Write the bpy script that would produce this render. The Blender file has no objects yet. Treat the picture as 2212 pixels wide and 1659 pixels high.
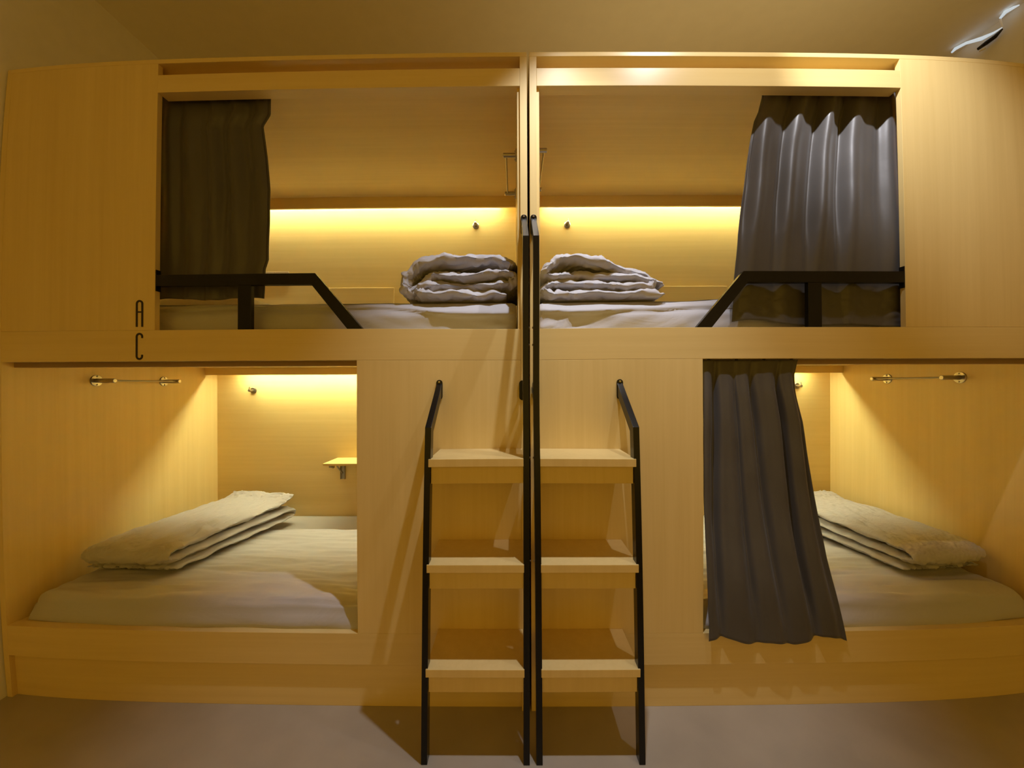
import bpy, bmesh, math, random
from mathutils import Vector, noise, Matrix
from math import sin, cos, pi, sqrt, atan2

scene = bpy.context.scene
COL = scene.collection
random.seed(7)

# ------------------------------------------------------------------ view
scene.view_settings.view_transform = 'Standard'
scene.view_settings.look = 'None'
scene.view_settings.gamma = 1.0
scene.view_settings.exposure = 0.0
scene.view_settings.use_curve_mapping = False
try:
    scene.cycles.use_denoising = True
    scene.cycles.max_bounces = 16
    scene.cycles.diffuse_bounces = 8
    scene.cycles.sample_clamp_indirect = 6.0
    scene.cycles.caustics_reflective = False
    scene.cycles.caustics_refractive = False
except Exception:
    pass

# ------------------------------------------------------------------ materials
def new_mat(name):
    m = bpy.data.materials.new(name)
    m.use_nodes = True
    nt = m.node_tree
    b = nt.nodes['Principled BSDF']
    return m, nt, b

def wood(name, axis, dark, light, rough=0.32, spec=0.5):
    """Pale laminate with a faint grain running along `axis` (0 x, 2 z)."""
    m, nt, b = new_mat(name)
    tc = nt.nodes.new('ShaderNodeTexCoord')
    mp = nt.nodes.new('ShaderNodeMapping')
    sc = [26.0, 26.0, 26.0]
    sc[axis] = 0.7
    mp.inputs['Scale'].default_value = sc
    n1 = nt.nodes.new('ShaderNodeTexNoise')
    n1.inputs['Scale'].default_value = 1.6
    n1.inputs['Detail'].default_value = 5.0
    n1.inputs['Roughness'].default_value = 0.6
    n1.inputs['Distortion'].default_value = 0.25
    mp2 = nt.nodes.new('ShaderNodeMapping')
    sc2 = [5.0, 5.0, 5.0]
    sc2[axis] = 0.35
    mp2.inputs['Scale'].default_value = sc2
    n2 = nt.nodes.new('ShaderNodeTexNoise')
    n2.inputs['Scale'].default_value = 1.3
    n2.inputs['Detail'].default_value = 2.0
    mix = nt.nodes.new('ShaderNodeMath'); mix.operation = 'MULTIPLY_ADD'
    mix.inputs[1].default_value = 0.5
    half = nt.nodes.new('ShaderNodeMath'); half.operation = 'MULTIPLY'; half.inputs[1].default_value = 0.5
    cr = nt.nodes.new('ShaderNodeValToRGB')
    cr.color_ramp.elements[0].position = 0.36; cr.color_ramp.elements[0].color = (*dark, 1)
    cr.color_ramp.elements[1].position = 0.64; cr.color_ramp.elements[1].color = (*light, 1)
    L = nt.links.new
    L(tc.outputs['Object'], mp.inputs['Vector']); L(mp.outputs['Vector'], n1.inputs['Vector'])
    L(tc.outputs['Object'], mp2.inputs['Vector']); L(mp2.outputs['Vector'], n2.inputs['Vector'])
    L(n2.outputs['Fac'], half.inputs[0])
    L(n1.outputs['Fac'], mix.inputs[0]); L(half.outputs[0], mix.inputs[2])
    L(mix.outputs[0], cr.inputs['Fac'])
    L(cr.outputs['Color'], b.inputs['Base Color'])
    b.inputs['Roughness'].default_value = rough
    b.inputs['Specular IOR Level'].default_value = spec
    return m

WD, WL = (0.72, 0.548, 0.225), (0.785, 0.612, 0.268)
M = {}
M['wood_v'] = wood('maple_laminate_vertical_grain', 2, WD, WL)
M['wood_h'] = wood('maple_laminate_horizontal_grain', 0, WD, WL)

def plaster(name, col, scale=14, amt=0.06, rough=0.8, bump=0.02, spec=0.3):
    m, nt, b = new_mat(name)
    tc = nt.nodes.new('ShaderNodeTexCoord')
    n = nt.nodes.new('ShaderNodeTexNoise'); n.inputs['Scale'].default_value = scale; n.inputs['Detail'].default_value = 5
    cr = nt.nodes.new('ShaderNodeValToRGB')
    cr.color_ramp.elements[0].position = 0.3
    cr.color_ramp.elements[0].color = (*[c * (1 - amt) for c in col], 1)
    cr.color_ramp.elements[1].position = 0.7
    cr.color_ramp.elements[1].color = (*[min(1, c * (1 + amt)) for c in col], 1)
    nt.links.new(tc.outputs['Object'], n.inputs['Vector'])
    nt.links.new(n.outputs['Fac'], cr.inputs['Fac'])
    nt.links.new(cr.outputs['Color'], b.inputs['Base Color'])
    bp = nt.nodes.new('ShaderNodeBump'); bp.inputs['Strength'].default_value = bump
    n3 = nt.nodes.new('ShaderNodeTexNoise'); n3.inputs['Scale'].default_value = 180
    nt.links.new(tc.outputs['Object'], n3.inputs['Vector'])
    nt.links.new(n3.outputs['Fac'], bp.inputs['Height'])
    nt.links.new(bp.outputs['Normal'], b.inputs['Normal'])
    b.inputs['Roughness'].default_value = rough
    b.inputs['Specular IOR Level'].default_value = spec
    return m

M['wall'] = plaster('painted_wall_plaster', (0.84, 0.82, 0.78), amt=0.02)
M['ceiling'] = plaster('painted_ceiling', (0.88, 0.86, 0.82), amt=0.015)
M['floor'] = plaster('polished_concrete_floor', (0.40, 0.355, 0.285), scale=3.2, amt=0.10, rough=0.42, bump=0.01, spec=0.45)

def cloth(name, col, rough=0.85, sheen=0.2, weave=0.05, spec=0.2, fold=0.0, fscale=9.0, amt=0.05):
    m, nt, b = new_mat(name)
    tc = nt.nodes.new('ShaderNodeTexCoord')
    n = nt.nodes.new('ShaderNodeTexNoise'); n.inputs['Scale'].default_value = 420; n.inputs['Detail'].default_value = 2
    cr = nt.nodes.new('ShaderNodeValToRGB')
    cr.color_ramp.elements[0].color = (*[c * (1 - amt) for c in col], 1)
    cr.color_ramp.elements[1].color = (*[min(1, c * (1 + amt)) for c in col], 1)
    nt.links.new(tc.outputs['Object'], n.inputs['Vector'])
    nt.links.new(n.outputs['Fac'], cr.inputs['Fac'])
    nt.links.new(cr.outputs['Color'], b.inputs['Base Color'])
    bp = nt.nodes.new('ShaderNodeBump'); bp.inputs['Strength'].default_value = weave; bp.inputs['Distance'].default_value = 0.001
    nt.links.new(n.outputs['Fac'], bp.inputs['Height'])
    last = bp
    if fold > 0:
        w = nt.nodes.new('ShaderNodeTexNoise'); w.inputs['Scale'].default_value = fscale
        w.inputs['Detail'].default_value = 3; w.inputs['Distortion'].default_value = 1.2
        mp = nt.nodes.new('ShaderNodeMapping'); mp.inputs['Scale'].default_value = (0.6, 1.5, 1.0); mp.inputs['Rotation'].default_value = (0, 0, 0.35)
        nt.links.new(tc.outputs['Object'], mp.inputs['Vector']); nt.links.new(mp.outputs['Vector'], w.inputs['Vector'])
        b2 = nt.nodes.new('ShaderNodeBump'); b2.inputs['Strength'].default_value = fold; b2.inputs['Distance'].default_value = 0.012
        nt.links.new(w.outputs['Fac'], b2.inputs['Height']); nt.links.new(bp.outputs['Normal'], b2.inputs['Normal'])
        last = b2
    nt.links.new(last.outputs['Normal'], b.inputs['Normal'])
    b.inputs['Roughness'].default_value = rough
    b.inputs['Specular IOR Level'].default_value = spec
    b.inputs['Sheen Weight'].default_value = sheen
    return m

M['sheet'] = cloth('grey_cotton_sheet', (0.48, 0.47, 0.49), fold=0.35, fscale=7)
M['duvet'] = cloth('grey_cotton_duvet', (0.48, 0.47, 0.49), fold=0.45, fscale=16)
M['ticking'] = cloth('pale_mattress_ticking', (0.45, 0.44, 0.44))
M['pillow'] = cloth('white_pillow_cotton', (0.62, 0.60, 0.58), fold=0.2)
M['curtain'] = cloth('charcoal_satin_curtain', (0.078, 0.073, 0.070), rough=0.40, sheen=0.10, weave=0.03, spec=0.42, fold=0.06, fscale=6)

def simple(name, col, rough=0.4, metal=0.0, spec=0.5, bump=0.0, bscale=300):
    m, nt, b = new_mat(name)
    tc = nt.nodes.new('ShaderNodeTexCoord')
    n = nt.nodes.new('ShaderNodeTexNoise'); n.inputs['Scale'].default_value = bscale
    cr = nt.nodes.new('ShaderNodeValToRGB')
    cr.color_ramp.elements[0].color = (*[c * 0.94 for c in col], 1)
    cr.color_ramp.elements[1].color = (*[min(1, c * 1.06) for c in col], 1)
    nt.links.new(tc.outputs['Object'], n.inputs['Vector']); nt.links.new(n.outputs['Fac'], cr.inputs['Fac'])
    nt.links.new(cr.outputs['Color'], b.inputs['Base Color'])
    if bump:
        bp = nt.nodes.new('ShaderNodeBump'); bp.inputs['Strength'].default_value = bump; bp.inputs['Distance'].default_value = 0.0005
        nt.links.new(n.outputs['Fac'], bp.inputs['Height']); nt.links.new(bp.outputs['Normal'], b.inputs['Normal'])
    b.inputs['Roughness'].default_value = rough
    b.inputs['Metallic'].default_value = metal
    b.inputs['Specular IOR Level'].default_value = spec
    return m

M['black'] = simple('black_powder_coated_steel', (0.007, 0.006, 0.005), rough=0.26, spec=0.30, bump=0.02)
M['steel'] = simple('brushed_stainless_steel', (0.40, 0.375, 0.34), rough=0.3, metal=1.0)
M['letter'] = simple('black_vinyl_letter', (0.02, 0.012, 0.008), rough=0.5)
M['plastic'] = simple('beige_plastic', (0.55, 0.42, 0.26), rough=0.4)
M['alu'] = simple('brown_anodised_track', (0.30, 0.19, 0.09), rough=0.5)

def emit(name, col, strength):
    m, nt, b = new_mat(name)
    b.inputs['Base Color'].default_value = (0.8, 0.8, 0.8, 1)
    b.inputs['Emission Color'].default_value = (*col, 1)
    b.inputs['Emission Strength'].default_value = strength
    return m

# light colours (linear, strength included)
C_UP = (96.0, 99.0, 68.0)
C_LOW = (172.0, 175.0, 112.0)
C_ONE = (98.0, 102.0, 114.0)
C_TWO = (46.0, 45.0, 47.0)
C_THREE = (132.0, 130.0, 136.0)
C_WORLD = (0.79, 0.445, 0.045)
def split(c):
    m = max(max(c), 1e-6)
    return tuple(v / m for v in c), m
M['led_up'] = emit('warm_led_diffuser_upper', *split(C_UP))
M['led_low'] = emit('warm_led_diffuser_lower', *split(C_LOW))
M['cool'] = emit('cool_light_leak', (0.50, 0.66, 0.78), 0.75)  # glow that stands in for a streak of leaking daylight, not a lamp
M['cool_dim'] = emit('faint_light_leak', (0.6, 0.62, 0.58), 0.10)  # weaker glow for the faint middle of the daylight streak
M['cap'] = simple('ivory_tip', (0.75, 0.72, 0.60), rough=0.4)

# ------------------------------------------------------------------ object helpers
def thing(name, label, cat, loc, group=None):
    o = bpy.data.objects.new(name, None); COL.objects.link(o)
    o.empty_display_size = 0.1
    o.location = loc
    o['label'] = label; o['category'] = cat
    if group: o['group'] = group
    return o

def world_loc(o):
    v = Vector((0, 0, 0))
    while o is not None:
        v += o.location
        o = o.parent
    return v

def obj(name, bm, mat, parent=None, smooth=False, label=None, bevel=0.0, origin=None, bseg=2):
    """bm holds world coordinates; the object's origin is moved to the parent's (or `origin`)."""
    if bevel > 0:
        bmesh.ops.bevel(bm, geom=[e for e in bm.edges], offset=bevel, segments=bseg, profile=0.6, affect='EDGES', clamp_overlap=True)
    bmesh.ops.recalc_face_normals(bm, faces=bm.faces)
    base = world_loc(parent) if parent is not None else Vector(origin or (0, 0, 0))
    for v in bm.verts: v.co -= base
    me = bpy.data.meshes.new(name)
    bm.to_mesh(me); bm.free()
    if smooth:
        for p in me.polygons: p.use_smooth = True
    me.materials.append(mat)
    o = bpy.data.objects.new(name, me); COL.objects.link(o)
    if parent is not None: o.parent = parent
    else: o.location = base
    if label: o['label'] = label
    return o

def tag(o, label, cat, group=None):
    o['label'] = label; o['category'] = cat
    if group: o['group'] = group

def bx(bm, a, b):
    x0, x1 = sorted((a[0], b[0])); y0, y1 = sorted((a[1], b[1])); z0, z1 = sorted((a[2], b[2]))
    vs = [bm.verts.new((x, y, z)) for x in (x0, x1) for y in (y0, y1) for z in (z0, z1)]
    for f in ((0, 1, 3, 2), (4, 6, 7, 5), (0, 4, 5, 1), (2, 3, 7, 6), (0, 2, 6, 4), (1, 5, 7, 3)):
        bm.faces.new([vs[i] for i in f])
    return bm

def box(a, b): return bx(bmesh.new(), a, b)

def frame_dirs(t, up=Vector((0, 0, 1))):
    t = t.normalized()
    if abs(t.dot(up)) > 0.98: up = Vector((0, 1, 0))
    s = t.cross(up).normalized()
    n = s.cross(t).normalized()
    return s, n

def tube(bm, pts, r, seg=14, cap=True):
    """Round tube swept along pts; r is a number or one per point."""
    pts = [Vector(p) for p in pts]
    rs = r if isinstance(r, (list, tuple)) else [r] * len(pts)
    rings = []
    s = None
    for i, p in enumerate(pts):
        if i == 0: t = pts[1] - p
        elif i == len(pts) - 1: t = p - pts[i - 1]
        else: t = (pts[i + 1] - p).normalized() + (p - pts[i - 1]).normalized()
        t = t.normalized()
        if s is None: s, n = frame_dirs(t)
        else:
            s = (s - t * s.dot(t)).normalized(); n = s.cross(t).normalized()
        rings.append([bm.verts.new(p + rs[i] * (cos(2 * pi * k / seg) * s + sin(2 * pi * k / seg) * n)) for k in range(seg)])
    for a, b in zip(rings, rings[1:]):
        for k in range(seg):
            bm.faces.new((a[k], a[(k + 1) % seg], b[(k + 1) % seg], b[k]))
    if cap:
        bm.faces.new(rings[0][::-1]); bm.faces.new(rings[-1])
    return bm

def poly_prism(bm, pts2, to3, depth):
    """Extrude a 2-D outline; to3(u, v, d) places it."""
    a = [bm.verts.new(to3(u, v, 0)) for u, v in pts2]
    b = [bm.verts.new(to3(u, v, depth)) for u, v in pts2]
    n = len(a)
    bm.faces.new(a); bm.faces.new(b[::-1])
    for i in range(n):
        bm.faces.new((a[i], b[i], b[(i + 1) % n], a[(i + 1) % n]))
    return bm

def stroke(bm, pts, w, to3, depth):
    """A flat stroke of width w along 2-D pts, extruded by depth."""
    L, R = [], []
    for i, p in enumerate(pts):
        p = Vector(p)
        a = Vector(pts[max(i - 1, 0)]); b = Vector(pts[min(i + 1, len(pts) - 1)])
        t = (b - a).normalized(); n = Vector((-t.y, t.x)) * w / 2
        L.append(p + n); R.append(p - n)
    out = [tuple(v) for v in L] + [tuple(v) for v in R[::-1]]
    k = len(L)
    va = [bm.verts.new(to3(u, v, 0)) for u, v in out]; vb = [bm.verts.new(to3(u, v, depth)) for u, v in out]
    n = len(out)
    for i in range(k - 1):
        j = n - 1 - i
        bm.faces.new((va[i], va[i + 1], va[j - 1], va[j]))
        bm.faces.new((vb[i + 1], vb[i], vb[j], vb[j - 1]))
    for i in range(n):
        bm.faces.new((va[i], vb[i], vb[(i + 1) % n], va[(i + 1) % n]))
    return bm

def smoothstep(a, b, x):
    t = max(0.0, min(1.0, (x - a) / (b - a)))
    return t * t * (3 - 2 * t)

def lerp_table(tab, x):
    """Piecewise smooth lookup in [(x, y)...] sorted by x."""
    if x <= tab[0][0]: return tab[0][1]
    for (x0, y0), (x1, y1) in zip(tab, tab[1:]):
        if x <= x1:
            t = (x - x0) / (x1 - x0)
            return y0 + (y1 - y0) * t
    return tab[-1][1]

# ------------------------------------------------------------------ the room
CEIL = 3.33
XL, XR = -2.17, 2.70
def struct(name, bm, mat):
    o = obj(name, bm, mat); o['kind'] = 'structure'; return o
struct('floor', box((XL - 0.1, -5.0, -0.1), (XR + 0.1, 1.3, 0.0)), M['floor'])
struct('ceiling', box((XL - 0.1, -5.0, CEIL), (XR + 0.1, 1.3, CEIL + 0.1)), M['ceiling'])
struct('wall_left', box((XL - 0.1, -5.0, 0), (XL, 1.3, CEIL)), M['wall'])
struct('wall_right', box((XR, -5.0, 0), (XR + 0.1, 1.3, CEIL)), M['wall'])
struct('wall_back', box((XL, 1.2, 0), (XR, 1.3, CEIL)), M['wall'])

# ------------------------------------------------------------------ the two double bunk cabinets
X0 = 0.062
def cabinet(s, label):
    def U(u): return X0 + s * u
    def B(u0, u1, y0, y1, z0, z1): return box((U(u0), y0, z0), (U(u1), y1, z1))
    t = thing('bunk_cabinet', label, 'bunk bed', (U(1.1), 0.6, 0), 'pair of double bunk cabinets')
    bv = 0.0012
    wv, wh = M['wood_v'], M['wood_h']
    obj('outer_side_panel', B(2.2, 2.226, 0, 1.17, 0, 2.66), wv, t, bevel=bv)
    obj('divider_panel', B(0.005, 0.034, 0, 1.17, 0, 2.66), wv, t, bevel=bv)
    obj('divider_lining', B(0.0341, 0.045, 0.012, 1.155, 1.55, 2.62), wv, t)
    obj('back_panel', B(0.0342, 2.1998, 1.155, 1.17, 0, 2.66), wh, t)
    obj('top_panel', B(0.005, 2.226, 0, 1.17, 2.6602, 2.678), wh, t, bevel=bv)
    obj('ceiling_panel', B(0.0452, 2.1998, 0.062, 1.1548, 2.62, 2.66), wh, t)
    obj('curtain_rail_board', B(0.0342, 1.533, 0, 0.05, 2.537, 2.611), wh, t, bevel=bv)
    obj('upper_front_panel', B(1.533, 2.1998, 0, 0.022, 1.5512, 2.66), wv, t, bevel=bv)
    obj('middle_beam', B(0.0342, 2.1998, 0, 0.04, 1.424, 1.551), wh, t, bevel=bv)
    obj('upper_bed_base', B(0.0342, 2.1998, 0.0402, 1.1548, 1.447, 1.54), wh, t)
    obj('curtain_track', B(0.70, 2.1998, 0.042, 0.076, 1.403, 1.4468), M['alu'], t, bevel=bv)
    obj('lower_front_panel', B(0.0342, 0.699, 0, 0.022, 0.3162, 1.4238), wv, t, bevel=bv)
    obj('sill', B(0.0342, 2.1998, 0, 0.04, 0.187, 0.316), wh, t, bevel=bv)
    obj('lower_bed_base', B(0.0342, 2.1998, 0.0402, 1.1548, 0.26, 0.312), wh, t)
    obj('plinth', B(0.0342, 2.1998, 0.02, 0.038, 0.0, 0.1868), wh, t, bevel=bv)
    obj('upper_light_pelmet', B(0.0452, 2.1998, 1.045, 1.06, 2.545, 2.6198), wh, t, bevel=bv)
    obj('lower_light_pelmet', B(0.0342, 2.1998, 1.045, 1.06, 1.398, 1.4468), wh, t, bevel=bv)
    def led(u0, u1, z, mat):
        # a slim profile tilted towards the bed
        bm = bmesh.new()
        ca, sa = cos(math.radians(30)), sin(math.radians(30))
        out = [(1.089 + dy * ca + dz * sa, z + dz * ca - dy * sa) for dy, dz in ((-0.007, -0.0015), (0.007, -0.0015), (0.007, 0.0015), (-0.007, 0.0015))]
        poly_prism(bm, out, lambda y, zz, d: (U(u0) + s * d, y, zz), u1 - u0)
        obj('led_strip', bm, mat, t, label='glowing warm white led strip')
    led(0.15, 2.08, 2.613, M['led_up'])
    led(0.15, 2.00, 1.440, M['led_low'])
    return t, U

CL, UL_ = cabinet(-1, 'maple laminate double bunk cabinet marked A and C')
CR, UR_ = cabinet(1, 'maple laminate double bunk cabinet without letters, beside the lettered one')

def fp(u, v, d): return (u, -0.0003 - d, v)
def arc(cx, cz, r, a0, a1, n=8):
    return [(cx + r * cos(a0 + (a1 - a0) * i / n), cz + r * sin(a0 + (a1 - a0) * i / n)) for i in range(n + 1)]
bm = bmesh.new()
w = 0.0075
xl, xr, zt, zb = -1.5465, -1.5232, 1.6715, 1.565
r = (xr - xl) / 2
stroke(bm, [(xl, zb), (xl, zt - r)] + arc((xl + xr) / 2, zt - r, r, pi, 0, 12)[1:-1] + [(xr, zt - r), (xr, zb)], w, fp, 0.0015)
stroke(bm, [(xl + w / 2, 1.626), (xr - w / 2, 1.626)], 0.006, fp, 0.0014)
obj('letter', bm, M['letter'], CL, label='tall narrow black letter A')
bm = bmesh.new()
zt, zb = 1.5365, 1.433
stroke(bm, [(xr, zt - r - 0.006), (xr, zt - r)] + arc((xl + xr) / 2, zt - r, r, 0, pi, 12)[1:-1] + [(xl, zt - r), (xl, zb + r)] +
       arc((xl + xr) / 2, zb + r, r, pi, 2 * pi, 12)[1:-1] + [(xr, zb + r), (xr, zb + r + 0.006)], w, fp, 0.0015)
obj('letter', bm, M['letter'], CL, label='tall narrow black letter C')

# ------------------------------------------------------------------ ladders
def sweep_rect(bm, pts, w, d):
    """Rectangular bar in a plane of constant-ish x: pts are (x, y_front, z); w across x, d is thickness measured square to the run."""
    P = [Vector(p) for p in pts]
    rings = []
    for i, p in enumerate(P):
        dirs = []
        if i > 0: dirs.append((P[i] - P[i - 1]).normalized())
        if i < len(P) - 1: dirs.append((P[i + 1] - P[i]).normalized())
        ns = []
        for t in dirs:
            n = Vector((0, t.z, -t.y)); n = n.normalized()
            if n.y < 0 or (abs(n.y) < 1e-6 and n.z > 0): n = -n
            ns.append(n)
        n = sum(ns, Vector()) / len(ns)
        n = n.normalized()
        k = d / max(0.3, n.dot(ns[0]))
        q = p + n * k
        rings.append([bm.verts.new((p.x - w / 2, p.y, p.z)), bm.verts.new((p.x + w / 2, p.y, p.z)),
                      bm.verts.new((q.x + w / 2, q.y, q.z)), bm.verts.new((q.x - w / 2, q.y, q.z))])
    for a, b in zip(rings, rings[1:]):
        for k in range(4):
            bm.faces.new((a[k], a[(k + 1) % 4], b[(k + 1) % 4], b[k]))
    bm.faces.new(rings[0]); bm.faces.new(rings[-1][::-1])
    return bm

def plate_bm(x, z0, z1, w, th=0.006):
    bm = bmesh.new(); r = w / 2
    out = arc(x, z1 - r, r, 0, pi, 10) + arc(x, z0 + r, r, pi, 2 * pi, 10)
    poly_prism(bm, out, lambda u, v, d: (u, -0.0004 - d, v), th)
    return bm

def screw_bm(x, z, y, r=0.005):
    bm = bmesh.new()
    tube(bm, [(x, y, z), (x, y - 0.003, z)], [r, r * 0.75], seg=12)
    return bm

def yfront(z): return -0.200 - 0.020 * (1 - z / 1.17) if z < 1.17 else -0.200
def ladder(s, label):
    t = thing('bunk_ladder', label, 'ladder', (0.062 + s * 0.19, -0.2, 0), 'pair of bunk ladders')
    def X(k): return X0 + s * k
    RW, RD = 0.0215, 0.038
    # short outer rail
    xo_t, xo_b = 0.3655, 0.3795
    r1 = obj('rail', sweep_rect(bmesh.new(), [(X(xo_b), -0.220, 0.0), (X(xo_t), -0.200, 1.172), (X(0.366), -0.006, 1.327)], RW, RD), M['black'], t, bevel=0.0012)
    obj('mounting_plate', plate_bm(X(0.366), 1.262, 1.343, 0.025), M['black'], r1, bevel=0.001)
    obj('screw', screw_bm(X(0.366), 1.3345, -0.0066), M['steel'], r1)
    # tall inner rail that climbs to the post
    xi = 0.0185
    r2 = obj('rail', sweep_rect(bmesh.new(), [(X(xi + 0.004), -0.220, 0.0), (X(xi), -0.200, 1.172), (X(xi), -0.200, 1.845), (X(xi + 0.001), -0.006, 1.992)], RW, RD), M['black'], t, bevel=0.0012)
    obj('mounting_plate', plate_bm(X(xi + 0.001), 1.925, 2.008, 0.026), M['black'], r2, bevel=0.001)
    obj('screw', screw_bm(X(xi + 0.001), 2.0, -0.0066), M['steel'], r2)
    obj('mounting_plate', plate_bm(X(xi + 0.009), 1.258, 1.340, 0.025), M['black'], r2, bevel=0.001)
    bm = box((X(xi) - 0.008, -0.163, 1.288), (X(xi) + 0.008, -0.007, 1.312)); obj('wall_bracket', bm, M['black'], r2, bevel=0.001)
    for z in (1.527, 1.466, 1.06, 0.697):
        bm = bmesh.new(); x = X(xi) - s * 0.0112
        tube(bm, [(x, -0.181, z), (x - s * 0.003, -0.181, z)], [0.004, 0.003], seg=10)
        obj('screw', bm, M['steel'], r2)
    for zt in (1.0615, 0.698, 0.337):
        y0 = yfront(zt) - 0.005
        xo = xo_t + (xo_b - xo_t) * (1 - zt / 1.172) - 0.004
        tr = obj('tread', box((X(xi + 0.0108), y0, zt - 0.0275), (X(xo), -0.0006, zt)), M['wood_v'], t, bevel=0.0012)
        obj('apron', box((X(xi + 0.0108), y0 + 0.012, zt - 0.088), (X(xo - 0.0075), y0 + 0.03, zt - 0.0278)), M['wood_v'], tr, bevel=0.001)
    return t
ladder(-1, 'black steel and maple bunk ladder with three treads in front of the lettered cabinet')
ladder(1, 'black steel and maple bunk ladder with three treads in front of the unlettered cabinet')

# ------------------------------------------------------------------ guard rails
def guard(s, label):
    t = thing('guard_rail', label, 'guard rail', (X0 + s * 1.2, 0.012, 1.551), 'guard rails of the upper bunks')
    def X(k): return X0 + s * k
    y0, y1 = 0.001, 0.023
    zt, zb = 1.7785, 1.7325
    k1, k2 = 0.868, 0.884           # bend (top outer, bottom inner)
    f1, f2 = 0.6755, 0.738           # foot
    out = [(1.5285, zt), (k1, zt), (f1, 1.5515), (f2, 1.5515), (k2, zb), (1.5285, zb)]
    bm = bmesh.new()
    vs = [[bm.verts.new((X(u), y, v)) for u, v in out] for y in (y0, y1)]
    a, b = vs
    for q in ((0, 1, 4, 5), (1, 2, 3, 4)):
        bm.faces.new([a[i] for i in q]); bm.faces.new([b[i] for i in q[::-1]])
    for i in range(6): bm.faces.new((a[i], b[i], b[(i + 1) % 6], a[(i + 1) % 6]))
    obj('bent_bar', bm, M['black'], t, bevel=0.0012)
    obj('post', box((X(1.132), y0 + 0.001, 1.5515), (X(1.187), y1 - 0.001, zb - 0.0005)), M['black'], t, bevel=0.001)
    obj('wall_plate', box((X(1.5287), 0.0012, 1.712), (X(1.5328), 0.0219, 1.80)), M['black'], t, bevel=0.001)
    return t
guard(-1, 'black steel guard rail of the upper bunk above letter C')
guard(1, 'black steel guard rail crossing the lit upper curtain, unlettered cabinet')

# ------------------------------------------------------------------ hooks, coat rails, shelves, sockets
def hook(x, z, label):
    t = thing('coat_hook', label, 'hook', (x, 1.155, z), 'steel hooks on the bunk back walls')
    bm = bmesh.new(); tube(bm, [(x, 1.1546, z), (x, 1.149, z), (x, 1.147, z)], [0.0225, 0.0225, 0.019], seg=24)
    obj('base_disc', bm, M['steel'], t)
    bm = bmesh.new(); tube(bm, [(x, 1.1474, z), (x, 1.105, z), (x, 1.103, z)], [0.0095, 0.0095, 0.006], seg=18)
    obj('peg', bm, M['steel'], t)
    bm = bmesh.new(); tube(bm, [(x, 1.109, z + 0.0092), (x, 1.109, z + 0.026)], 0.0028, seg=10)
    obj('pin', bm, M['steel'], t)
hook(-0.2687, 2.463, 'small steel coat hook under the led light above the folded duvet, lettered cabinet')
hook(0.3846, 2.465, 'small steel coat hook under the led light, upper bunk of unlettered cabinet')
hook(-1.870, 1.289, 'small steel coat hook below the light in the lower bunk with the open shelf')
hook(2.016, 1.308, 'small steel coat hook peeping out beside the lower bunk curtain')

def coat_rail(xw, s, ln, z, label):
    """Two round posts standing off a side wall at x = xw, joined by a thin rod."""
    t = thing('coat_rail', label, 'clothes rail', (xw, 0.55, z), 'steel clothes rails in the bunks')
    for y in (0.364, 0.738):
        bm = bmesh.new(); tube(bm, [(xw + s * 0.0058, y, z), (xw + s * ln, y, z), (xw + s * (ln + 0.002), y, z)], [0.0115, 0.0115, 0.009], seg=20)
        p = obj('post', bm, M['steel'], t)
        bm = bmesh.new(); tube(bm, [(xw + s * 0.0003, y, z), (xw + s * 0.0045, y, z), (xw + s * 0.0055, y, z)], [0.029, 0.029, 0.027], seg=24)
        obj('flange', bm, M['steel'], p)
        for dz in (-0.021, 0.021):
            bm = bmesh.new(); tube(bm, [(xw + s * 0.0057, y + 0.002, z + dz), (xw + s * 0.0105, y + 0.002, z + dz)], [0.0048, 0.0035], seg=10)
            obj('screw', bm, M['steel'], p)
    bm = bmesh.new(); x = xw + s * (ln - 0.014)
    tube(bm, [(x, 0.3756, z), (x, 0.7264, z)], 0.0045, seg=12)
    obj('rod', bm, M['steel'], t)
coat_rail(UL_(2.2), 1, 0.100, 1.351, 'steel clothes rail on the wall of the lower bunk with the open shelf')
coat_rail(UR_(2.2), -1, 0.098, 1.351, 'steel clothes rail on the wall of the curtained lower bunk')
coat_rail(UL_(0.045), -1, 0.066, 2.477, 'steel clothes rail on the divider in the upper bunk of the lettered cabinet')
coat_rail(UR_(0.045), 1, 0.062, 2.500, 'steel clothes rail on the divider in the upper bunk of the unlettered cabinet')

def folded_shelf(x0, x1, label):
    t = thing('folding_shelf', label, 'shelf', ((x0 + x1) / 2, 1.15, 1.82), 'fold-down shelves on the bunk back walls')
    obj('board', box((x0, 1.134, 1.815), (x1, 1.1502, 2.019)), M['wood_h'], t, bevel=0.005, bseg=3)
    for x in (x0 + 0.06, x1 - 0.06):
        obj('hinge', box((x - 0.012, 1.1505, 1.79), (x + 0.012, 1.1546, 1.95)), M['steel'], t)
folded_shelf(-1.4027, -0.8517, 'maple fold-down shelf folded flat against the upper bunk wall behind the guard rail of A')
folded_shelf(0.99, 1.5137, 'maple fold-down shelf folded flat in the upper bunk beside the lit grey curtain')

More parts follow.
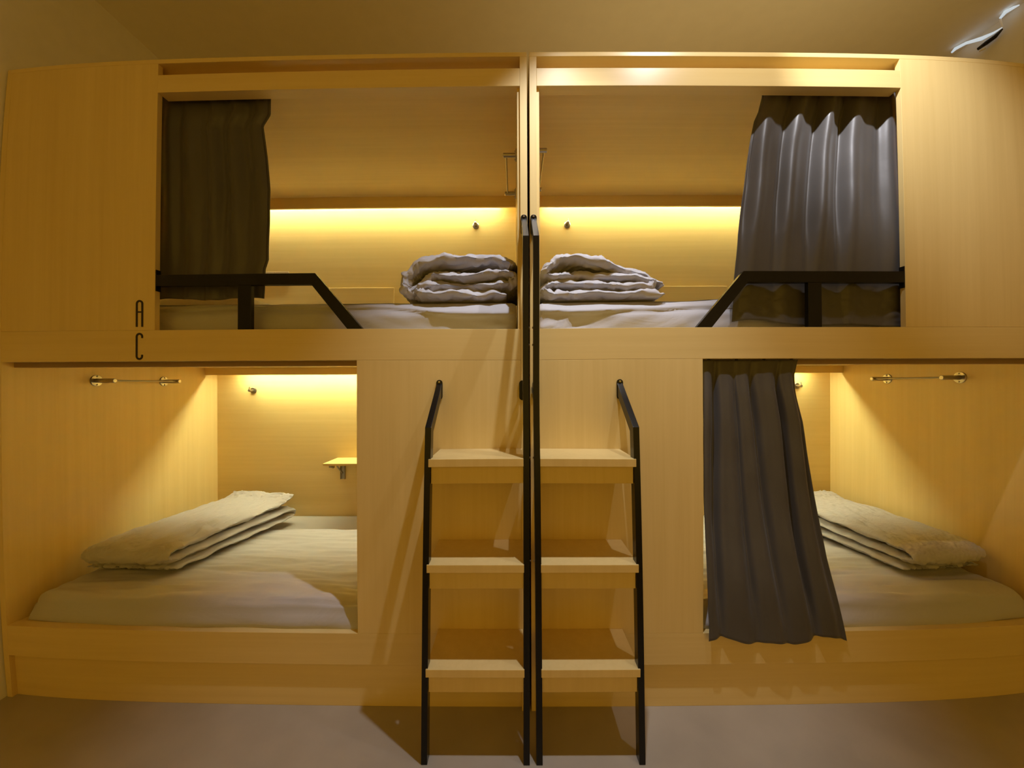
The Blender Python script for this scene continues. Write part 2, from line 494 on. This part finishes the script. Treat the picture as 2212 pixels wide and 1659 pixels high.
sh = thing('folding_shelf', 'maple fold-down shelf standing open on a metal bracket in the lower bunk', 'shelf', (-0.99, 1.15, 0.79), 'fold-down shelves on the bunk back walls')
obj('board', box((-1.264, 0.944, 0.792), (-0.72, 1.1546, 0.8066)), M['wood_h'], sh, bevel=0.001)
for x in (-1.224, -0.76):
    bm = bmesh.new()
    bx(bm, (x - 0.016, 1.1405, 0.655), (x - 0.0135, 1.1546, 0.7915)); bx(bm, (x + 0.0135, 1.1405, 0.655), (x + 0.016, 1.1546, 0.7915)); bx(bm, (x - 0.0135, 1.151, 0.655), (x + 0.0135, 1.1546, 0.7915))
    br = obj('bracket', bm, M['steel'], sh)
    bm = bmesh.new()
    tube(bm, [(x, 1.142, 0.700), (x, 1.04, 0.785)], 0.0055, seg=8)
    obj('strut', bm, M['steel'], br)
    bm = bmesh.new(); bx(bm, (x - 0.008, 0.965, 0.776), (x + 0.008, 1.05, 0.7917))
    obj('slide', bm, M['steel'], br)
    bm = bmesh.new(); bx(bm, (x - 0.005, 0.998, 0.764), (x + 0.005, 1.016, 0.7762))
    obj('release_lever', bm, M['steel'], br)

for x0, x1, lb in ((-1.7105, -1.612, 'square beige wall socket plate just past the curtain edge, above the guard rail'),
                   (-1.811, -1.7125, 'square beige wall socket plate half hidden behind the dark upper curtain')):
    t = thing('socket_plate', lb, 'wall socket', ((x0 + x1) / 2, 1.155, 2.09), 'socket plates on the upper bunk wall')
    obj('plate', box((x0, 1.146, 2.041), (x1, 1.1546, 2.1415)), M['plastic'], t, bevel=0.0035, bseg=3)
    obj('insert', box((x0 + 0.025, 1.1435, 2.068), (x1 - 0.025, 1.1458, 2.1125)), M['plastic'], t, bevel=0.0008)

# ------------------------------------------------------------------ bedding
def nz(p, s, seed=0.0): return noise.noise(Vector((p[0] * s + seed, p[1] * s - seed * 1.7, p[2] * s + seed * 0.3)))
def ridged(p, s, seed=0.0):
    return 1.0 - abs(nz(p, s, seed)) * 2.0

def rounded_box_bm(x0, x1, y0, y1, z0, z1, r, step=0.03, zstep=None):
    """Closed box with evenly gridded faces and rounded edges (radius r)."""
    bm = bmesh.new()
    zstep = zstep or step
    nx = max(4, int((x1 - x0) / step)); ny = max(4, int((y1 - y0) / step)); nzv = max(4, int((z1 - z0) / zstep))
    def rp(x, y, z):
        c = Vector((min(max(x, x0 + r), x1 - r), min(max(y, y0 + r), y1 - r), min(max(z, z0 + r), z1 - r)))
        d = Vector((x, y, z)) - c
        if d.length < 1e-9: return Vector((x, y, z))
        # cube-to-sphere on the rim
        return c + d.normalized() * min(r, max(abs(d.x), abs(d.y), abs(d.z)))
    def grid(f, n1, n2):
        g = [[bm.verts.new(rp(*f(i / n1, j / n2))) for j in range(n2 + 1)] for i in range(n1 + 1)]
        for i in range(n1):
            for j in range(n2):
                bm.faces.new((g[i][j], g[i + 1][j], g[i + 1][j + 1], g[i][j + 1]))
    X = lambda a: x0 + (x1 - x0) * a
    Y = lambda a: y0 + (y1 - y0) * a
    Z = lambda a: z0 + (z1 - z0) * a
    grid(lambda a, b: (X(a), Y(b), z0), nx, ny); grid(lambda a, b: (X(a), Y(b), z1), nx, ny)
    grid(lambda a, b: (X(a), y0, Z(b)), nx, nzv); grid(lambda a, b: (X(a), y1, Z(b)), nx, nzv)
    grid(lambda a, b: (x0, Y(a), Z(b)), ny, nzv); grid(lambda a, b: (x1, Y(a), Z(b)), ny, nzv)
    bmesh.ops.remove_doubles(bm, verts=bm.verts, dist=1e-5)
    bmesh.ops.recalc_face_normals(bm, faces=bm.faces)
    return bm

def wrinkle_dir(p, ang, s_long, s_cross, seed):
    c, sn = cos(ang), sin(ang)
    a = p[0] * c + p[1] * sn; b = -p[0] * sn + p[1] * c
    return noise.noise(Vector((a * s_long + seed, b * s_cross, p[2] * s_cross * 0.6 + seed)))

def mattress_lower(s, label, seed):
    a, b = X0 + s * 0.10, X0 + s * 2.165
    xa, xb = min(a, b), max(a, b)
    t = thing('mattress', label, 'mattress', ((xa + xb) / 2, 0.6, 0.312), 'mattresses of the bunks')
    # pale body, bare at the back by the wall
    bm = rounded_box_bm(xa, xb, 0.10, 1.148, 0.3125, 0.402, 0.03, 0.06, 0.03)
    obj('core', bm, M['ticking'], t, smooth=True, label='bare pale mattress top near the wall')
    # fitted sheet: a draped grid that goes over the front edge and both ends
    bm = bmesh.new()
    NX, NY = 220, 90
    H = 0.418
    g = []
    prof = []                                             # (y, z) over the front edge, then back across the top
    R = 0.036
    prof += [(0.028, 0.3135), (0.024, 0.330), (0.029, 0.348), (0.039, 0.365)]
    for k in range(0, 9):
        th = pi - k / 8 * pi / 2
        prof.append((0.046 + 0.044 + 0.044 * cos(th), H - R + R * sin(th)))
    y = prof[-1][0]
    for k in range(1, NY + 1): prof.append((y + (0.835 - y) * k / NY, H))
    for i in range(NX + 1):
        u = i / NX
        x = xa + (xb - xa) * u
        row = []
        for j, (py, pz) in enumerate(prof):
            e = min(x - xa, xb - x)
            drop = 0.0
            if e < 0.05: drop = 0.05 - sqrt(max(0, 0.05 ** 2 - (0.05 - e) ** 2))
            bow = 0.03 * ((2 * u - 1) ** 4)
            yy = py + (bow if j < 14 else bow * max(0, 1 - (j - 14) / 10))
            zz = pz - drop * (1 if j > 4 else 0.3)
            p = (x, yy, zz)
            top = smoothstep(0.37, 0.41, pz)
            w = 0.017 * (abs(wrinkle_dir(p, 0.10, 2.0, 12, seed)) - 0.2) + 0.012 * (abs(wrinkle_dir(p, -0.06, 3.2, 27, seed + 3)) - 0.2)
            # diagonal pulls towards the hidden front corner beside the panel
            cx, cy = X0 + s * 0.62, 0.06
            d = sqrt((x - cx) ** 2 + (yy - cy) ** 2)
            f = smoothstep(0.75, 0.1, d)
            w += 0.011 * f * noise.noise(Vector((atan2(yy - cy, (x - cx) * -s) * 5.0 + seed, d * 1.2, 0)))
            # scalloped pulls along the front rim
            rim = math.exp(-((j - 10) / 4.0) ** 2)
            w += 0.0060 * rim * noise.noise(Vector((x * 11 + seed, 0.3, 0.1))) + 0.003 * rim * noise.noise(Vector((x * 34 + seed, 1.3, 0.1)))
            zz += w * top
            if j < 12: yy -= 0.006 * noise.noise(Vector((x * 5 + seed, pz * 18, 0))) + 0.5 * w * rim
            if j == len(prof) - 1: zz -= 0.013; yy += 0.004 * noise.noise(Vector((x * 6, seed, 0)))
            zz = max(zz, 0.3128)
            row.append(bm.verts.new((x, yy, zz)))
        g.append(row)
    for i in range(NX):
        for j in range(len(prof) - 1):
            bm.faces.new((g[i][j], g[i + 1][j], g[i + 1][j + 1], g[i][j + 1]))
    obj('fitted_sheet', bm, M['sheet'], t, smooth=True, label='grey cotton sheet stretched over the front edge')
    return t

mattress_lower(-1, 'grey sheeted mattress in the open lower bunk with the shelf', 3.1)
mattress_lower(1, 'grey sheeted mattress in the lower bunk behind the long curtain', 8.7)

def mattress_upper(s, label, seed):
    a, b = X0 + s * 0.050, X0 + s * 2.165
    xa, xb = min(a, b), max(a, b)
    t = thing('mattress', label, 'mattress', ((xa + xb) / 2, 0.6, 1.54), 'mattresses of the bunks')
    bm = rounded_box_bm(xa, xb, 0.064, 1.148, 1.5405, 1.690, 0.022, 0.020, 0.008)
    for v in bm.verts:
        p = v.co.copy()
        if p.y < 0.16:
            k = smoothstep(0.16, 0.07, p.y)
            f = 0.010 * wrinkle_dir((p.x, p.z, 0), -0.10 * s, 1.6, 13, seed) + 0.006 * wrinkle_dir((p.x, p.z, 0), 0.45 * s, 3, 26, seed + 5)
            # pulls fanning out from the inner lower corner
            cx, cz = X0 + s * 0.10, 1.548
            d = sqrt((p.x - cx) ** 2 + (p.z - cz) ** 2)
            f += 0.010 * smoothstep(0.30, 0.03, d) * noise.noise(Vector((atan2(p.z - cz, abs(p.x - cx)) * 5 + seed, d * 2, 1)))
            # slack lower half leans back: the ledge line the light catches
            uu = (p.x - X0) * s
            ledge = (1.668 - 0.052 * smoothstep(0.75, 0.12, uu) if s < 0 else 1.634 + 0.026 * smoothstep(0.15, 0.9, uu)) + 0.016 * noise.noise(Vector((p.x * 4, seed, 0)))
            f -= 0.028 * smoothstep(ledge + 0.004, ledge - 0.014, p.z)
            v.co.y -= min(max(f, -0.036), 0.010) * k
            # upper half of the side leans back, the rim is soft
            v.co.y += 0.075 * smoothstep(1.612, 1.692, p.z) ** 1.25 * smoothstep(0.16, 0.09, p.y)
        if p.z > 1.66:
            v.co.z += 0.003 * nz(p, 5, seed) + 0.002 * nz(p, 14, seed)
            uu = (p.x - X0) * s
            if s > 0: v.co.z += 0.012 * smoothstep(0.62, 1.0, uu)
            if s < 0: v.co.z -= 0.004 * smoothstep(0.2, 0.6, uu)
    obj('fitted_sheet', bm, M['sheet'], t, smooth=True)
    return t
mattress_upper(-1, 'grey sheeted mattress in the upper bunk of the lettered cabinet', 1.3)
mattress_upper(1, 'grey sheeted mattress in the upper bunk with the lit grey curtain', 5.2)

# ---- folded duvets: one continuous padded band folded back on itself
def catmull(pts, n=10):
    out = []
    P = [Vector(p) for p in pts]
    for i in range(len(P) - 1):
        p0 = P[max(i - 1, 0)]; p1 = P[i]; p2 = P[i + 1]; p3 = P[min(i + 2, len(P) - 1)]
        for k in range(n):
            t = k / n
            out.append(0.5 * ((2 * p1) + (-p0 + p2) * t + (2 * p0 - 5 * p1 + 4 * p2 - p3) * t * t + (-p0 + 3 * p1 - 3 * p2 + p3) * t ** 3))
    out.append(P[-1])
    return out

def eb_(p): return 1 - p * p

def band_bm(center, thick, wid, place, seed, NW=44, n=9, wr=1.0, edge=3.0, skew=None, zmin=None, bs=0.02, crump=None):
    """center: 2-D control points (a, z) of the folded band's middle line; thick(t) its thickness;
    wid(t) -> (b0, b1) its extent across; place(a, b, z) -> world."""
    c = catmull(center, n)
    N = len(c)
    sides = []
    for sgn in (1, -1):
        grid = []
        for i, p in enumerate(c):
            t = i / (N - 1)
            a = c[max(i - 1, 0)]; b = c[min(i + 1, N - 1)]
            tg = (b - a).normalized(); nn = Vector((-tg.y, tg.x)) * sgn
            b0, b1 = wid(t)
            th = thick(t) * (min(1.0, t / 0.03, (1 - t) / 0.03) ** 0.5 if 0 < t < 1 else 0.0)
            row = []
            for j in range(NW + 1):
                v = j / NW
                e = abs(2 * v - 1)
                puff = max(0.0, 1 - e ** edge) ** 0.5
                h = th * 0.5 * puff
                q = p + nn * h
                bb = b0 + (b1 - b0) * v
                row.append((q, nn, bb, puff, t))
            grid.append(row)
        sides.append(grid)
    bm = bmesh.new()
    V = []
    for sgn, grid in zip((1, -1), sides):
        g = []
        for row in grid:
            rr = []
            for (q, nn, bb, puff, t) in row:
                s_len = t * 3.0
                key = Vector((s_len * 4, bb * 6, seed + sgn * 4))
                d = 0.010 * noise.noise(key) * wr
                # soft pads between sharp creases, stretched along the fold lines
                wx = 1.6 * noise.noise(key * 1.3 + Vector((9, 0, 0)))
                k2 = Vector((s_len * 8 + wx + bb * 5, bb * 11 - s_len * 3 + wx, seed * 3 + sgn * 3.0))
                d += 0.024 * (abs(noise.noise(k2)) - 0.22) * wr * (0.25 + 0.75 * smoothstep(0.0, 0.35, eb_(puff)))
                k3 = Vector((s_len * 22 + wx * 2, bb * 17 + s_len * 8, seed + sgn * 7.0))
                d += 0.011 * (abs(noise.noise(k3)) - 0.22) * wr
                k4 = Vector((s_len * 55 + wx * 3, bb * 34, seed + sgn * 5.0))
                d += 0.0035 * (abs(noise.noise(k4)) - 0.22) * wr
                if crump and t > 0.55:
                    gs = math.exp(-((q.x - crump[0]) / 0.22) ** 2 - ((bb - crump[1]) / 0.22) ** 2)
                    kc = Vector((q.x * 9 + 1.2 * wx - bb * 4, bb * 7 - 0.8 * wx, seed))
                    d += 0.030 * gs * (abs(noise.noise(kc * 0.7)) - 0.18)
                k = 0.35 + 0.65 * puff
                a, z = q.x + nn.x * d * k, q.y + nn.y * d * k
                eb = (1 - puff)
                b2 = bb + eb * bs * wr * (noise.noise(Vector((s_len * 7, seed, 2))) + 0.5 * noise.noise(Vector((s_len * 19, seed, 5))))
                z2 = z + eb * 0.010 * wr * noise.noise(Vector((s_len * 11, seed + 4, 2)))
                w3 = Vector(place(a, b2, z2))
                if zmin is not None and w3.z < zmin: w3.z = zmin
                rr.append(bm.verts.new(w3))
            g.append(rr)
        V.append(g)
        for i in range(len(g) - 1):
            for j in range(NW):
                f = (g[i][j], g[i + 1][j], g[i + 1][j + 1], g[i][j + 1])
                bm.faces.new(f if sgn > 0 else f[::-1])
    # sew the rims
    A, Bk = V
    n1 = len(A)
    rimA = [A[i][0] for i in range(n1)] + [A[-1][j] for j in range(1, NW + 1)] + [A[i][NW] for i in range(n1 - 2, -1, -1)] + [A[0][j] for j in range(NW - 1, 0, -1)]
    rimB = [Bk[i][0] for i in range(n1)] + [Bk[-1][j] for j in range(1, NW + 1)] + [Bk[i][NW] for i in range(n1 - 2, -1, -1)] + [Bk[0][j] for j in range(NW - 1, 0, -1)]
    m = len(rimA)
    for i in range(m):
        try: bm.faces.new((rimA[i], rimA[(i + 1) % m], rimB[(i + 1) % m], rimB[i]))
        except ValueError: pass
    bmesh.ops.recalc_face_normals(bm, faces=bm.faces)
    return bm

ZM = 0.428
# lower bunk with the shelf: long folded slab, three layers, laid at a slant
def duvet_lower(s, label, corners, tips, seed):
    FL, FR, BR, BL = [Vector(c) for c in corners]       # footprint on the mattress, front-inner.. in plan
    def place(a, b, z):
        # a: 0 front .. 1 back ; b: 0 outer .. 1 inner
        p = (FL * (1 - b) + FR * b) * (1 - a) + (BL * (1 - b) + BR * b) * a
        return (p.x, p.y, ZM + z)
    t0 = (FL + FR + BR + BL) / 4
    t = thing('folded_duvet', label, 'duvet', (t0.x, t0.y, ZM), 'folded grey duvets')
    c = [(0.03, 0.022), (0.25, 0.026), (0.55, 0.027), (0.85, 0.028), (0.955, 0.036), (0.98, 0.052), (0.945, 0.070),
         (0.70, 0.076), (0.40, 0.070), (0.15, 0.062), (0.040, 0.064), (-0.004, 0.082), (0.030, 0.106), (0.14, 0.118),
         (0.35, 0.124), (0.60, 0.128), (0.82, tips[0] - 0.014), (0.93, tips[0]), (0.99, tips[1])]
    def th(t): return 0.044 + 0.012 * smoothstep(0.55, 0.75, t)
    bm = band_bm(c, th, lambda t: (0.0 + 0.02 * t, 1.0 - 0.05 * t), place, seed, wr=0.9, edge=3.2, zmin=ZM + 0.001, NW=72, n=18, bs=0.03, crump=(0.36, 0.80))
    obj('cover', bm, M['duvet'], t, smooth=True)
    return t
DL = [(-2.075, 0.235), (-1.615, 0.225), (-1.450, 0.985), (-1.945, 1.06)]
duvet_lower(-1, 'grey duvet folded in layers on the lower mattress near the shelf', DL, (0.142, 0.164), 2.0)
DR = [(2.235, 0.235), (1.825, 0.205), (1.705, 1.02), (2.20, 1.08)]
duvet_lower(1, 'grey duvet folded in layers on the lower mattress beside the dark curtain', DR, (0.132, 0.140), 6.0)

# upper bunks: thicker rolled stacks, their folded ends towards the room
ZU = 1.6965
def duvet_upper(pts, y0, y1, label, seed, thick, xt):
    def place(a, b, z): return (a, b, ZU + z)
    t = thing('folded_duvet', label, 'duvet', (xt, (y0 + y1) / 2, ZU), 'folded grey duvets')
    bm = band_bm(pts, thick, lambda t: (y0 + 0.018 * sin(t * 19 + seed) + 0.02 * noise.noise(Vector((t * 14, seed, 1))), y1), place, seed, wr=1.3, edge=4.5, zmin=ZU + 0.0012, NW=76, n=20, bs=0.016)
    obj('cover', bm, M['duvet'], t, smooth=True)
    return t
DUL = [(-0.030, 0.022), (-0.16, 0.020), (-0.30, 0.024), (-0.40, 0.030), (-0.425, 0.056), (-0.36, 0.072),
       (-0.22, 0.064), (-0.10, 0.068), (-0.015, 0.078), (-0.005, 0.108), (-0.08, 0.118), (-0.22, 0.104),
       (-0.33, 0.112), (-0.385, 0.100), (-0.455, 0.040), (-0.478, 0.055), (-0.472, 0.105), (-0.42, 0.150), (-0.33, 0.176),
       (-0.20, 0.188), (-0.08, 0.186), (-0.015, 0.165), (0.000, 0.150)]
duvet_upper(DUL, 0.115, 0.60, 'grey duvet rolled in a tall stack on the upper mattress of the lettered cabinet', 3.0, lambda t: 0.056 if t < 0.62 else 0.066, -0.25)
DUR = [(0.66, 0.022), (0.55, 0.020), (0.40, 0.024), (0.24, 0.022), (0.150, 0.032), (0.140, 0.062), (0.20, 0.074), (0.34, 0.066),
       (0.48, 0.058), (0.58, 0.056), (0.60, 0.076), (0.52, 0.094), (0.36, 0.106), (0.24, 0.110), (0.150, 0.112), (0.160, 0.152), (0.23, 0.178), (0.33, 0.172),
       (0.44, 0.150), (0.54, 0.120), (0.62, 0.080), (0.655, 0.055)]
duvet_upper(DUR, 0.115, 0.62, 'grey duvet rolled in a sloping stack on the upper mattress beside the lit curtain', 9.0, lambda t: 0.056, 0.40)

# pillow mostly hidden behind the dark upper curtain
t = thing('pillow', 'white pillow whose corner shows under the dark upper curtain', 'pillow', (-1.75, 0.62, 1.69), None)
bm = rounded_box_bm(-2.10, -1.40, 0.50, 0.95, 1.6935, 1.83, 0.06, 0.03, 0.02)
for v in bm.verts:
    u = (v.co.x + 1.75) / 0.35; w_ = (v.co.y - 0.725) / 0.225
    k = (max(0, 1 - u ** 4) * max(0, 1 - w_ ** 4)) ** 0.35
    zc = 1.735
    v.co.z = 1.6935 + max(0.0, (v.co.z - 1.6935)) * (0.25 + 0.75 * k)
obj('pillow_case', bm, M['pillow'], t, smooth=True)

# ------------------------------------------------------------------ curtains
def curtain(name_label, zt, zb, left, right, yc, amp, nf, seed, NX=150, NZ=110, bottom=None, mat='curtain', extra=None, heading=None):
    """left/right: [(z, x)] edge profiles (ascending z); yc(z), amp(z): plane and fold depth."""
    bm = bmesh.new()
    g = []
    for j in range(NZ + 1):
        v = j / NZ
        row = []
        for i in range(NX + 1):
            u = i / NX
            bz = zb if bottom is None else zb + bottom(u)
            z = zt + (bz - zt) * v
            xl_, xr_ = lerp_table(left, z), lerp_table(right, z)
            ph = 2 * pi * (nf * u + 0.32 * noise.noise(Vector((u * 3.0, v * 0.7, seed)))) + seed
            f = sin(ph) + 0.35 * sin(2 * ph + 1.3 * seed)
            am = amp(z) * (0.65 + 0.6 * noise.noise(Vector((u * 4.3, v * 0.9, seed + 9))))
            x = xl_ + (xr_ - xl_) * u + 0.006 * sin(ph + 1.2)* (1 if 0.02 < u < 0.98 else 0)
            y = yc(z) + am * f + 0.004 * noise.noise(Vector((u * 9, v * 7, seed + 3)))
            if extra:
                x, y, z = extra(u, v, x, y, z)
            row.append(bm.verts.new((x, y, z)))
        g.append(row)
    for j in range(NZ):
        for i in range(NX):
            bm.faces.new((g[j][i], g[j][i + 1], g[j + 1][i + 1], g[j + 1][i]))
    zs = g[0][0].co.z
    cx = sum(v.co.x for v in bm.verts) / len(bm.verts)
    t = thing('curtain', name_label, 'curtain', (cx, yc(zt), zt), 'bunk privacy curtains')
    o = obj('drape', bm, M[mat], t, smooth=True)
    md = o.modifiers.new('cloth_thickness', 'SOLIDIFY'); md.thickness = 0.0016; md.offset = 0
    # gathered heading tape with gliders
    xl_, xr_ = lerp_table(left, zt), lerp_table(right, zt)
    n = max(4, int((xr_ - xl_) / 0.09))
    for k in range(n):
        x = xl_ + 0.03 + (xr_ - xl_ - 0.06) * k / (n - 1)
        obj('glider', box((x - 0.004, yc(zt) - 0.004, zt - 0.002), (x + 0.004, yc(zt) + 0.004, zt + 0.0035)), M['black'], t)
    return t

# dark upper curtain, lettered cabinet
curtain('dark upper curtain drawn beside the panel marked A', 2.612, 1.6925,
        [(1.69, -1.55), (2.53, -1.55)],
        [(1.69, -1.066), (1.82, -1.060), (1.86, -1.046), (2.00, -1.046), (2.16, -1.042), (2.30, -1.056), (2.40, -1.070), (2.44, -1.076), (2.49, -1.046), (2.62, -1.042)],
        lambda z: 0.074, lambda z: 0.007 + 0.008 * smoothstep(1.8, 2.1, z) * smoothstep(2.56, 2.46, z), 5.0, 1.0,
        bottom=lambda u: 0.004 * sin(u * 9))

# lit upper curtain
def ur_extra(u, v, x, y, z):
    k = smoothstep(1.80, 1.60, z)
    d = noise.noise(Vector((u * 7, v * 22, 4.0)))
    d2 = 1 - 2 * abs(noise.noise(Vector((u * 10 + v * 14, v * 30 - u * 6, 1.0))))
    y = y + k * (0.004 * d + 0.004 * d2)
    y = max(y, 0.0262) if z < 1.80 else y
    if z < 1.70: y = min(y, 0.050)
    return x, y, z
curtain('shiny grey upper curtain lit by the spotlight beside the guard rail', 2.612, 1.556,
        [(1.55, 0.905), (1.61, 0.910), (1.76, 0.920), (1.95, 0.945), (2.19, 0.995), (2.37, 1.026), (2.46, 1.045), (2.50, 1.063), (2.56, 1.076)],
        [(1.55, 1.655), (2.62, 1.655)],
        lambda z: 0.078 - 0.032 * smoothstep(2.35, 1.85, z), lambda z: 0.007 + 0.017 * smoothstep(1.72, 2.1, z) * (0.45 + 0.55 * smoothstep(2.60, 2.50, z)), 4.6, 2.2,
        bottom=lambda u: 0.024 * (1 - u) + 0.012 * sin(u * 11) * (1 - u), extra=ur_extra, NX=190, NZ=150)

# long lower curtain
curtain('long dark curtain hanging over the sill of the lower bunk', 1.4205, 0.300,
        [(0.28, 0.772), (0.35, 0.774), (0.42, 0.768), (1.42, 0.766)],
        [(0.28, 1.338), (0.334, 1.3275), (0.45, 1.303), (0.6135, 1.270), (0.70, 1.258), (0.843, 1.2373), (1.0, 1.214), (1.167, 1.1906), (1.30, 1.160), (1.358, 1.1516), (1.40, 1.160), (1.43, 1.169)],
        lambda z: 0.022 - 0.040 * smoothstep(0.9, 0.35, z), lambda z: 0.005 + 0.014 * smoothstep(1.40, 1.25, z) * smoothstep(0.30, 0.55, z) + 0.004 * smoothstep(0.6, 0.3, z), 4.6, 4.1,
        bottom=lambda u: -0.010 + 0.012 * sin(u * 8.5 + 0.6) + 0.008 * sin(u * 17))

# ------------------------------------------------------------------ added glowing tubes for cool daylight leaking along the wall-ceiling corner
t = thing('light_leak_streak', 'thin kinked bluish-white streak of leaking daylight, modelled as a tube, near the ceiling above the unlettered cabinet', 'light', (2.64, 0.5, 3.29), None)
bm = bmesh.new()
tube(bm, [(2.630, 0.660, 3.303), (2.632, 0.640, 3.311), (2.645, 0.592, 3.306), (2.655, 0.5157, 3.2718), (2.655, 0.4568, 3.2551), (2.655, 0.4122, 3.2501)],
     [0.005, 0.009, 0.008, 0.0105, 0.006, 0.0025], seg=10)
obj('tube', bm, M['cool'], t, smooth=True)  # first half of the light streak, given body as a glowing tube
bm = bmesh.new()
tube(bm, [(2.655, 0.4100, 3.252), (2.655, 0.4130, 3.2908), (2.655, 0.4152, 3.303)], [0.004, 0.005, 0.006], seg=10)
obj('faint_link', bm, M['cool_dim'], t, smooth=True)  # faint link between the two halves of the streak
bm = bmesh.new()
tube(bm, [(2.655, 0.4152, 3.3078), (2.653, 0.3849, 3.318), (2.655, 0.3431, 3.311), (2.655, 0.3135, 3.3017)], [0.006, 0.0095, 0.0075, 0.003], seg=10)
obj('tube', bm, M['cool'], t, smooth=True)  # second half of the light streak
bm = bmesh.new()
tube(bm, [(2.672, 0.5546, 3.241), (2.673, 0.508, 3.2415), (2.673, 0.4647, 3.2413), (2.672, 0.4231, 3.2531)], [0.008, 0.012, 0.011, 0.004], seg=10)
obj('bracket', bm, M['black'], t, smooth=True)  # made-up bracket: a dark bar for the dark slot beside the streak
bm = bmesh.new()
tube(bm, [(2.66, 0.5400, 3.2134), (2.66, 0.524, 3.211), (2.66, 0.5085, 3.2073)], [0.003, 0.0055, 0.004], seg=8)
obj('pale_tip', bm, M['cap'], t, smooth=True)  # added pale tip for the light spot at the end of the slot

# ------------------------------------------------------------------ lights
def spot(name, loc, target, c, size, blend, rad=0.02):
    col, energy = split(c)
    l = bpy.data.lights.new(name, 'SPOT'); l.energy = energy; l.spot_size = math.radians(size); l.spot_blend = blend
    l.color = col; l.shadow_soft_size = rad
    o = bpy.data.objects.new(name, l); COL.objects.link(o); o.location = loc
    d = Vector(target) - Vector(loc)
    o.rotation_euler = d.to_track_quat('-Z', 'Y').to_euler()
    return o
spot('ceiling_spot_one', (0.26, -0.55, 3.30), (0.06, 0.20, 0.0), C_ONE, 58, 0.7)
spot('ceiling_spot_two', (0.80, -0.55, 3.30), (0.70, 0.0, 2.60), C_TWO, 76, 0.6)
spot('ceiling_spot_three', (0.98, -0.58, 3.30), (1.50, 0.0, 2.60), C_THREE, 50, 1.0)

w = bpy.data.worlds.new('room_beyond'); scene.world = w
w.use_nodes = True
bg = w.node_tree.nodes['Background']
wc, ws = split(C_WORLD)
bg.inputs['Color'].default_value = (*wc, 1)
bg.inputs['Strength'].default_value = ws

# ------------------------------------------------------------------ camera: phone ultra-wide lens with slight barrel bend
cam = bpy.data.cameras.new('camera')
co = bpy.data.objects.new('camera', cam); COL.objects.link(co)
R = ((0.99997955, 0.00361176, 0.00527704), (-0.00362965, 0.99998769, 0.00338381), (-0.00526475, -0.0034029, 0.99998035))
def w3(r): return Vector((r[0], r[2], -r[1]))
right, down, fwd = w3(R[0]), w3(R[1]), w3(R[2])
mw = Matrix.Identity(4)
for i in range(3):
    mw[i][0] = right[i]; mw[i][1] = -down[i]; mw[i][2] = -fwd[i]
mw[0][3], mw[1][3], mw[2][3] = 0.0, -1.5, 1.32
co.matrix_world = mw
cam.type = 'PANO'
cam.sensor_fit = 'HORIZONTAL'
cam.sensor_width = 36.0; cam.sensor_height = 27.0
cam.clip_start = 0.05
holder = cam if hasattr(cam, 'fisheye_polynomial_k0') else cam.cycles
holder.panorama_type = 'FISHEYE_LENS_POLYNOMIAL'
holder.fisheye_fov = math.radians(170)
holder.fisheye_polynomial_k0 = 0.0
holder.fisheye_polynomial_k1 = -7.91238181e-02
holder.fisheye_polynomial_k2 = 8.89347101e-04
holder.fisheye_polynomial_k3 = 6.72558172e-05
holder.fisheye_polynomial_k4 = -2.00929157e-06
scene.camera = co
